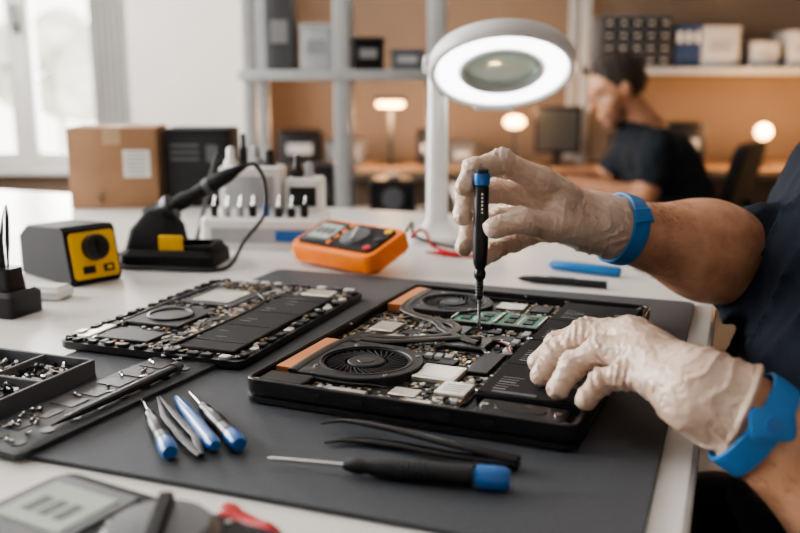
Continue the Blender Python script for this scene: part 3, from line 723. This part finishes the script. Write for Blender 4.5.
for i in range(3): b.lathe([(.005,0),(.005,.002),(.003,.002)],(M_red,M_blk,M_yel)[i],(.052,-.020+.020*i,h+.001),seg=12)
for i in range(4): b.box(-.008,-.021+.014*i,h+.0025,.006,.007,.002,M_org,0,.0006)
b.box(-.045,.020,-.010,.03,.006,.024,M_gry,0,.001)
o=b.obj('multimeter',(-.058,1.066,TZ+.0150),(0,0,0)); o.rotation_euler=Euler((math.radians(20),0,math.radians(-42)),'XYZ')
b=MB()
b.tube(catmull([(.014,1.048,.040),(.024,1.076,.044),(.034,1.13,.03),(.045,1.16,.008),(.085,1.12,.0035),(.115,1.13,.0035)],8),.0022,M_red,8)
b.tube(catmull([(.008,1.071,.044),(.016,1.12,.046),(.02,1.17,.02),(.06,1.19,.004),(.10,1.16,.0035),(.14,1.17,.0035)],8),.0022,M_blk,8)
b.lathe([(.0015,0),(.0032,.008),(.0036,.03),(.002,.045),(.0008,.055)],M_red,(.085,1.12,.0045),(-.9,.35,0))
b.obj('test_leads',(0,0,TZ+.0003))
b=MB(); p0=Vector((.178,1.055,.0062)); p1=Vector((.252,1.008,.0062)); b.lathe([(.002,0),(.0055,.006),(.006,.03),(.006,(p1-p0).length-.002),(.005,(p1-p0).length)],M_blue2,p0,p1-p0); b.obj('blue_marker',(0,0,TZ+.0003))
b=MB(); p0=Vector((.132,.985,.0045)); p1=Vector((.224,.950,.0045)); b.lathe([(.001,0),(.003,.006),(.0042,.02),(.0042,(p1-p0).length)],M_blk,p0,p1-p0); b.box(.178,.967,.0092,.03,.002,.001,M_steel,math.radians(-21)); b.obj('black_pen',(0,0,TZ+.0003))
# ================================================================ magnifier lamp
lamp=empty('magnifier_lamp',(.052,1.25,TZ))
b=MB()
b.loft([(rrect(.082,.070,.02),0),(rrect(.080,.068,.02),.008),(rrect(.050,.042,.015),.016),(rrect(.030,.026,.010),.030),(rrect(.028,.024,.009),.12),(rrect(.026,.022,.009),.19),(rrect(.027,.022,.009),.225),(rrect(.024,.02,.008),.246)],M_wht)
b.cyl((-.003,-.016,.232),(.004,.016,.232),.012,M_lgry,seg=20)
b.tube(catmull([(0,-.004,.236),(.005,-.016,.246),(.014,-.026,.252),(.030,-.034,.250)],6),.009,M_wht,12,.8)
b.obj('lamp_arm',(.052,1.25,TZ+.0003),parent=lamp)
M_ring=mat('lamp_diffuser',(1,1,1),.4,es=5.,ecol=(.97,1,.98),var=0)
M_lens=mat('lens_glass',(.58,.76,.70),.08,trans=.70,var=.02,coat=.5)
b=MB()
def ringloft(prof,m,seg=64): b.loft([(circ(r,seg),zz) for r,zz in prof+[prof[0]]],m,False,False)
ringloft([(.049,-.008),(.049,.006),(.054,.011),(.080,.012),(.092,.008),(.0955,0),(.0955,-.010),(.0925,-.0145),(.0875,-.0145),(.085,-.010),(.056,-.010),(.054,-.013),(.051,-.013)],M_lamp)
ringloft([(.057,-.0102),(.0845,-.0102),(.0835,-.0122),(.058,-.0122)],M_ring)
b.box(-.092,0,0,.02,.03,.016,M_lamp,0,.004); b.box(0,.095,-.006,.06,.016,.016,M_lamp,0,.004)
b.obj('lamp_head',(.132,1.20,TZ+.242),(math.radians(-30),0,0),lamp)
b=MB(); R=.0495
b.loft([(circ(max(R*math.sin(a),1e-4),48),-.006*math.cos(a)-.001) for a in [math.pi*i/12 for i in range(13)]],M_lens)
b.obj('lens',(.132,1.20,TZ+.242),(math.radians(-30),0,0),lamp)
# ================================================================ TECHNICIAN
def A(x,y,z): return V3(x,y,z+TZ)
tech=empty('technician',(.5,.76,0))
rh=[[A(.158,.778,.094),A(.124,.738,.1030),A(.097,.7140,.1120),A(.0745,.7035,.1075)],
    [A(.166,.782,.110),A(.119,.756,.138),A(.083,.740,.1570),A(.0600,.733,.151),A(.0515,.7235,.138)],
    [A(.168,.790,.104),A(.122,.775,.124),A(.080,.760,.130),A(.0555,.744,.126),A(.0508,.7255,.113)],
    [A(.170,.797,.098),A(.127,.790,.108),A(.085,.778,.103),A(.0595,.760,.096),A(.0528,.741,.0845)],
    [A(.172,.801,.090),A(.134,.800,.092),A(.102,.794,.080),A(.082,.780,.074),A(.0710,.764,.069)]]
hand('glove_right',rh,[A(.176,.794,.097),A(.197,.803,.090)],(.0262,.0288),M_glove,tech)
lh=[[A(.174,.518,.044),A(.176,.556,.044),A(.166,.590,.037),A(.154,.609,.0295)],
    [A(.172,.510,.050),A(.153,.574,.056),A(.130,.602,.0510),A(.111,.608,.040),A(.0970,.6055,.0275)],
    [A(.170,.501,.052),A(.149,.552,.061),A(.122,.575,.0560),A(.1050,.580,.043),A(.0945,.5765,.0280)],
    [A(.169,.492,.049),A(.150,.528,.057),A(.127,.549,.0535),A(.1110,.5540,.042),A(.1015,.5500,.0275)],
    [A(.170,.484,.044),A(.154,.507,.048),A(.137,.5245,.0460),A(.1240,.5300,.039),A(.1150,.5300,.0275)]]
hand('glove_left',lh,[A(.176,.489,.045),A(.194,.4815,.038)],(.0250,.0275),M_glove,tech)
def forearm(name,w,e,rw,re):
    lo,hi=bbox([w,e],.08)
    def f(G):
        d=cap(G,w,w*.55+e*.45,rw,re*.97); d=smin(d,cap(G,w*.55+e*.45,e,re*.97,re),.03)
        return d+.0008*np.sin(G[0]*55+G[2]*40)
    nets(f,lo,hi,.003,name,M_skin,tech)
    b=MB(); r=random.Random(3); a=Vector(w); bb=Vector(e); ax=(bb-a).normalized(); u=ax.orthogonal().normalized(); v=ax.cross(u)
    for i in range(2200):
        t=r.uniform(.15,.95); th=r.uniform(0,2*math.pi); rr=rw+(re-rw)*min(1,t/.45)
        nrm=u*math.cos(th)+v*math.sin(th); p=a.lerp(bb,t)+nrm*(rr-.001)
        tg=(-ax*.8+nrm.cross(ax)*r.uniform(-.7,.9)+nrm*.3).normalized(); q=p+tg*r.uniform(.006,.013); s=ax.cross(tg).normalized()*.00020
        b.add([p-s,p+s,q],[[0,1,2]],M_beard)
    b.obj(name+'_hair',parent=tech)
wR=A(.180,.796,.0955); eR=A(.425,.885,.025)
wL=A(.183,.486,.0425); eL=A(.375,.425,-.085)
forearm('forearm_right',wR,eR,.0235,.044)
forearm('forearm_left',wL,eL,.0230,.043)
J=dict(shR=A(.560,.985,.17),shL=A(.425,.60,.17),neck=A(.495,.79,.235),chest=A(.468,.785,.08),waist=A(.438,.775,-.08),pelvis=A(.47,.765,-.26),
   elR=eR,elL=eL,cutR=A(.314,.845,.056),cutL=A(.325,.440,-.050),rcR=.055,rcL=.054,rw=.125)
J['hipR']=A(.50,.85,-.27);J['hipL']=A(.44,.68,-.27);J['knR']=A(.15,.985,-.30);J['knL']=A(.08,.80,-.30);J['anR']=A(.18,.97,-.80);J['anL']=A(.11,.79,-.80);J['toe']=V3(-.15,.05,0)
torso('shirt',J,M_shirt,tech,.006,.0045)
legs('technician',J,tech)
head('technician',(.458,.803,TZ+.388),(-.937,.35),math.radians(28),tech,M_beard)
def band(c,d,r,w=.019,t=.0026):
    b=MB(); old=b.M; b.M=Matrix.Translation(c)@alignz(d)
    b.loft([(circ(rr,40),zz) for rr,zz in ((r,-w/2),(r+t*.8,-w/2+.0008),(r+t,0),(r+t*.8,w/2-.0008),(r,w/2),(r-.001,0),(r,-w/2))],M_blue2,False,False)
    b.M=old; return b
cR=Vector(wR+(eR-wR)*.078); dR=Vector(eR-wR).normalized()
b=band(cR,dR,.0302,.017)
s=Vector((-.2,-.8,.55)); s=(s-dR*s.dot(dR)).normalized()
b.M=Matrix.Translation(cR+s*.0325)@alignz(s); b.box(0,0,0,.020,.014,.003,M_blue2,0,.0012)
b.obj('wristband')
cL=Vector(wL+(eL-wL)*.088); dL=Vector(eL-wL).normalized()
b=band(cL,dL,.0286,.017,.0022)
s=Vector((-.62,-.50,.65)); s=(s-dL*s.dot(dL)).normalized()
b.M=Matrix.Translation(cL+s*.0306)@alignz(s); b.loft([(rrect(.024,.018,.005),-.001),(rrect(.024,.018,.005),.0014),(rrect(.021,.015,.004),.0022)],M_blue2); b.lathe([(.0045,.002),(.004,.0034)],M_blue)
b.obj('wristband.001')
b=MB(); p=Vector((.0650,.7175,MT+.0145)); top=Vector((.0655,.7190,TZ+.153)); d=top-p; L=d.length; r=.0063
b.lathe([(.0005,0),(.0012,.003),(.0014,.006),(.0014,.030)],M_steel,p,d,12)
b.lathe([(.0022,.028),(.0030,.030),(.0030,.044),(.0045,.046),(.0050,.050),(.0038,.053),(.0056,.058),(r,.070),(r,.095),(r*.93,L-.030),(r*.95,L-.014)],M_blk,p,d,24)
for k in range(5): b.lathe([(.0030,.031+.0025*k),(.0034,.0318+.0025*k),(.0030,.0326+.0025*k)],M_gun,p,d,16)
b.lathe([(r*.7,L-.014),(r*1.02,L-.013),(r*1.06,L-.008),(r*1.0,L-.004)],M_blue,p,d,24)
b.lathe([(r*.8,L-.004),(r*.85,L-.001),(r*.6,L)],M_blk,p,d,24)
for i in range(6): b.box(.0655,.719-r*.975,TZ+.118+.0030*i,.0016,.0006,.0018,M_lbl)
b.obj('precision_screwdriver.002')
def starbase(b,x,y,z,r,m,n=5):
    for i in range(n):
        a=2*math.pi*i/n+.3; p=Vector((x+r*math.cos(a),y+r*math.sin(a),.05))
        b.tube([(x,y,z),p+Vector((0,0,.02))],[.022,.014],m,8,.7); b.cyl(p+Vector((-.012*math.sin(a),.012*math.cos(a),-.024)),p+Vector((.012*math.sin(a),-.012*math.cos(a),-.024)),.025,M_blk,seg=14); b.cyl(p+Vector((0,0,-.02)),p+Vector((0,0,.02)),.006,M_steel)
b=MB(); b.lathe([(.15,-.05),(.185,-.035),(.19,-.012),(.17,0),(.10,.004)],M_fab,(.47,.765,TZ-.388),seg=32)
b.cyl((.47,.765,.10),(.47,.765,TZ-.43),.022,M_steel); starbase(b,.47,.765,.11,.26,M_blk); b.obj('work_stool')
# ================================================================ BACKGROUND
b=MB(); ys=(2.45,2.68)
for x in (-.40,-.155,.10):
    for y in ys: b.box(x,y,1.05,.042 if x>-.3 else .034,.03,2.1,M_metalw,0,.002)
for z_ in (.30,.735,1.135,1.62,2.05): b.box(-.15,2.565,z_,.56,.27,.028,M_metalw,0,.002)
b.obj('metal_shelving')
z1=1.1493
def stack(name,x,y,zz,its):
    b=MB(); 
    for (dx,w,d,h,m) in its:
        b.box(dx,0,h/2,w,d,h,m,0,.004); b.box(dx,-d/2-.001,h*.5,w*.6,.002,h*.3,M_lgry if m is not M_lgry else M_txt)
        b.box(dx,0,h-.006,w+.006,d+.006,.012,m,0,.003)
    b.obj(name,(x,y,zz))
stack('storage_bins',-.27,2.565,z1,[(-.055,.075,.15,.20,M_gry),(.045,.09,.15,.12,M_lgry)])
stack('storage_bins.001',-.03,2.565,z1,[(-.055,.08,.15,.085,M_blkm),(.05,.09,.15,.055,M_gry)])
b=MB()
for i in range(3): b.box(-.04+.005*i,0,.02+.042*i,.12,.16,.038,(M_blk,M_gry,M_blk)[i],0,.004)
b.box(.065,0,.07,.07,.14,.14,M_chip,0,.006); b.box(.065,-.071,.07,.04,.002,.05,M_gry); b.obj('stacked_drives',(-.285,2.565,.7493))
b=MB(); b.box(0,0,.05,.13,.16,.10,M_blk,0,.01); b.lathe([(.03,0),(.03,.01),(.02,.012)],M_gry,(0,-.08,.05),(0,-1,0)); b.box(0,0,.105,.04,.12,.01,M_gry,0,.002); b.obj('small_transformer',(-.02,2.565,.7493))
b=MB(); 
for i in range(4): b.box(-.15+.1*i,0,.09,.085,.18,.18,(M_card,M_lgry,M_blk,M_card)[i],0,.004); b.box(-.15+.1*i,-.091,.1,.05,.002,.05,M_lbl)
b.obj('archive_boxes',(-.14,2.565,1.6343))
def bench(name,x0,x1,y0,y1,h,top=None):
    b=MB(); b.box((x0+x1)/2,(y0+y1)/2,h-.015,x1-x0,y1-y0,.03,top or M_table,0,.003)
    for x in (x0+.04,x1-.04):
        for y in (y0+.04,y1-.04): b.box(x,y,(h-.03)/2,.04,.04,h-.03,M_metalw)
    b.box((x0+x1)/2,y1-.03,h-.07,x1-x0-.1,.02,.08,M_metalw); b.obj(name)
bench('assembly_desk',.20,.80,2.90,3.60,.72)
bench('back_counter',-.60,2.6,4.15,4.76,.72,M_wood)
b=MB(); b.box(0,0,.012,.07,.12,.022,M_blue2,0,.004); b.box(.01,0,.035,.03,.05,.024,M_gry,0,.004); b.obj('parts_fixture',(.36,3.20,.7203),(0,0,.3))
b=MB(); b.box(1.55,4.58,1.165,1.45,.36,.035,M_metalw,0,.002); b.box(1.55,4.58,1.75,1.45,.36,.035,M_metalw,0,.002)
for x in (.885,2.26):
    for y in (4.42,4.74): b.box(x,y,.7205+.56,.045,.04,1.12,M_metalw,0,.002)
b.obj('storage_rack')
zs=1.1833
b=MB(); b.box(0,0,.12,.34,.26,.24,M_gry,0,.004)
for i in range(5):
    for j in range(4): b.box(-.132+.066*i,-.133,.03+.058*j,.056,.016,.046,M_blk,0,.003); b.box(-.132+.066*i,-.143,.03+.058*j,.024,.006,.012,M_lgry)
b.obj('drawer_organizer',(1.13,4.56,zs))
b=MB()
for i in range(3): b.box(-.04+.042*i,0,.10,.038,.24,.20,mat('binder_navy',(.02,.05,.12),.5),0,.003); b.box(-.04+.042*i,-.121,.14,.02,.002,.05,M_lbl); b.lathe([(.008,0),(.008,.002)],M_steel,(-.04+.042*i,-.121,.04),(0,-1,0),16)
b.obj('ring_binders',(1.38,4.56,zs))
stack('white_storage_boxes',1.62,4.56,zs,[(-.08,.18,.24,.19,M_lgry),(.14,.13,.22,.12,M_lgry)])
stack('storage_boxes',2.02,4.56,zs,[(-.08,.14,.24,.17,M_lgry),(.1,.15,.22,.14,M_card)])
b=MB(); b.box(0,0,.17,.22,.03,.22,M_blk2,0,.004); b.box(0,-.016,.17,.19,.002,.19,mat('screen_dim',(.035,.04,.045),.3)); b.box(0,.01,.04,.04,.03,.08,M_blk); b.box(0,0,.006,.16,.12,.012,M_blk,0,.004); b.obj('computer_monitor',(.75,4.32,.7203))
M_warm=mat('warm_bulb',(1,.72,.38),.4,es=9.,ecol=(1,.58,.23),var=0)
def warm(name,x,y,base,zl,r,e,flat=1.):
    b=MB(); b.lathe([(.05,0),(.05,.008),(.012,.016),(.008,.02),(.008,zl-base-r*flat*.9),(.02,zl-base-r*flat*.85),(.02,zl-base-r*flat*.7)],M_dk,(0,0,0)); b.sph((0,0,zl-base),r,M_warm,(1,1,flat),n=12); b.obj(name,(x,y,base))
    l=bpy.data.lights.new(name+'_light','POINT'); l.energy=e; l.color=(1,.56,.26); l.shadow_soft_size=r
    lo=bpy.data.objects.new(name+'_light',l); COL.objects.link(lo); lo.location=(x,y-.12,zl+.06)
warm('globe_lamp',1.70,4.25,.7203,.885,.038,18)
warm('globe_lamp.001',.535,4.25,.7203,.93,.050,11,.6)
warm('globe_lamp.002',2.25,4.3,.7203,.90,.05,18)
b=MB(); b.box(0,0,0,.13,.04,.03,M_warm,0,.008); b.box(0,0,.024,.15,.06,.02,M_dk,0,.003); b.box(0,.08,-.13,.02,.02,.31,M_dk); b.box(0,.08,-.286,.12,.1,.01,M_dk); b.obj('strip_desk_lamp',(-.045,4.3,1.0115))
l=bpy.data.lights.new('strip_light','POINT'); l.energy=11; l.color=(1,.56,.28); l.shadow_soft_size=.05; lo=bpy.data.objects.new('strip_desk_lamp_light',l); COL.objects.link(lo); lo.location=(-.045,4.2,.95)
stack('back_counter_boxes',.24,4.45,.7203,[(-.10,.12,.2,.16,M_blk),(.06,.12,.2,.10,M_gry)])
stack('tool_cases',1.25,4.4,.7203,[(-.12,.2,.2,.14,M_blk),(.12,.16,.2,.2,M_dk)])
stack('tool_cases.001',-.38,4.42,.7203,[(-.1,.2,.2,.16,M_blk),(.12,.18,.2,.12,M_gry)])
wk=empty('seated_worker',(1.0,3.3,0))
K=dict(pelvis=V3(1.06,3.30,.590),waist=V3(1.02,3.30,.70),chest=V3(.945,3.30,.82),neck=V3(.845,3.28,.945),shL=V3(.885,3.10,.895),shR=V3(.885,3.47,.895),
  elL=V3(.83,3.06,.70+.0),elR=V3(.78,3.50,.71),short=True)
K['cutL']=K['shL']*.35+K['elL']*.65; K['cutR']=K['shR']*.35+K['elR']*.65
K2=dict(K); K2['elL']=K['cutL']; K2['elR']=K['cutR']; K2['cutL']=K['cutL']+(K['elL']-K['shL'])*.02; K2['cutR']=K['cutR']+(K['elR']-K['shR'])*.02
torso('tshirt',K2,M_tee,wk,.009,.003)
K['hipL']=V3(1.04,3.20,.58);K['hipR']=V3(1.04,3.40,.58);K['knL']=V3(.62,3.16,.56);K['knR']=V3(.62,3.44,.56);K['anL']=V3(.66,3.15,.10);K['anR']=V3(.66,3.45,.10);K['toe']=V3(-.16,0,0)
legs('worker',K,wk)
head('worker',(.772,3.265,1.090),(-1,-.12),math.radians(24),wk,M_stub)
for s,wr,y in (('L',V3(.60,3.12,.765),-1),('R',V3(.56,3.38,.765),1)):
    el=K['el'+s]+V3(0,0,.03)
    def f(G,el=el,wr=wr,s=s): return smin(cap(G,K['cut'+s]*1.0,el,.046,.042),cap(G,el,wr,.043,.027),.02)
    lo,hi=bbox([K['cut'+s],el,wr],.08); nets(f,lo,hi,.006,'worker_arm_'+s.lower(),M_skin,wk)
    F=[]; sg=1 if s=='L' else -1
    def P(dx,dy,dz): return wr+V3(-dx,dy*sg,dz)
    F.append([P(.01,.018,0),P(.045,.040,-.004),P(.072,.046,-.012),P(.092,.044,-.022)])
    for i,(dy,l) in enumerate(((.024,.078),(.006,.088),(-.012,.080),(-.028,.062))):
        F.append([P(.005,dy*.5,.002),P(.085,dy,.006),P(.085+l*.42,dy*1.15,.0),P(.085+l*.70,dy*1.2,-.012),P(.085+l*.88,dy*1.2,-.028)])
    hand('worker_hand_'+s.lower(),F,[wr,wr-V3(-.03,0,0)],(.026,.027),M_skin,wk,.003,False)
b=MB()
b.box(1.05,3.30,.436,.44,.46,.06,M_fab,0,.02)
b.M=Matrix.Translation((1.27,3.36,.73))@Matrix.Rotation(math.radians(-32),4,'Z')@Matrix.Rotation(math.radians(12),4,'Y')
vs=rrect(.40,.34,.06,5); b.M=b.M@Matrix.Rotation(math.pi/2,4,'Z')@Matrix.Rotation(math.pi/2,4,'X'); b.loft([([(p[0]*.95,p[1]*.95) for p in vs],-.022),(vs,-.012),(vs,.012),([(p[0]*.95,p[1]*.95) for p in vs],.022)],M_fab)
b.M=Matrix.Identity(4)
b.tube(catmull([(1.15,3.32,.41),(1.30,3.36,.42),(1.33,3.38,.55),(1.31,3.37,.68)],6),.018,M_blk,8)
b.cyl((1.05,3.30,.1),(1.05,3.30,.41),.025,M_steel); starbase(b,1.05,3.30,.11,.27,M_blk); b.obj('office_chair')
# ================================================================ LIGHT
def area(name,loc,rot,sx,sy,e,col):
    l=bpy.data.lights.new(name,'AREA'); l.shape='RECTANGLE'; l.size=sx; l.size_y=sy; l.energy=e; l.color=col
    o=bpy.data.objects.new(name,l); COL.objects.link(o); o.location=loc; o.rotation_euler=rot; return o
area('window_daylight',(X0-.35,2.2,1.7),(0,math.radians(-90),0),1.6,3.4,275,(1,.975,.945))
area('window_daylight_back',(-1.9,Y1+.5,1.6),(math.radians(-90),0,0),1.1,1.8,110,(1,.975,.945))
w=bpy.data.worlds.new('World'); S.world=w; w.use_nodes=True
nt=w.node_tree; bg=nt.nodes['Background']
tc=nt.nodes.new('ShaderNodeTexCoord'); sp=nt.nodes.new('ShaderNodeSeparateXYZ'); rp=nt.nodes.new('ShaderNodeValToRGB')
nt.links.new(tc.outputs['Generated'],sp.inputs['Vector']); nt.links.new(sp.outputs['Z'],rp.inputs['Fac']); nt.links.new(rp.outputs['Color'],bg.inputs['Color'])
rp.color_ramp.elements[0].color=(.92,.89,.84,1); rp.color_ramp.elements[1].color=(.96,.96,.97,1); bg.inputs['Strength'].default_value=5.
try:
    S.view_settings.view_transform='AgX'; S.view_settings.look='AgX - Medium High Contrast'; S.view_settings.exposure=.05
except Exception as ex: print(ex)
# ================================================================ CAMERA
cd=bpy.data.cameras.new('camera'); co=bpy.data.objects.new('camera',cd); COL.objects.link(co)
co.location=(0,0,TZ+.222); co.rotation_euler=(math.radians(90-11.706),0,0); cd.lens=40.5; cd.sensor_width=36; cd.clip_start=.02
cd.dof.use_dof=True; cd.dof.focus_distance=.68; cd.dof.aperture_fstop=4.8
S.camera=co
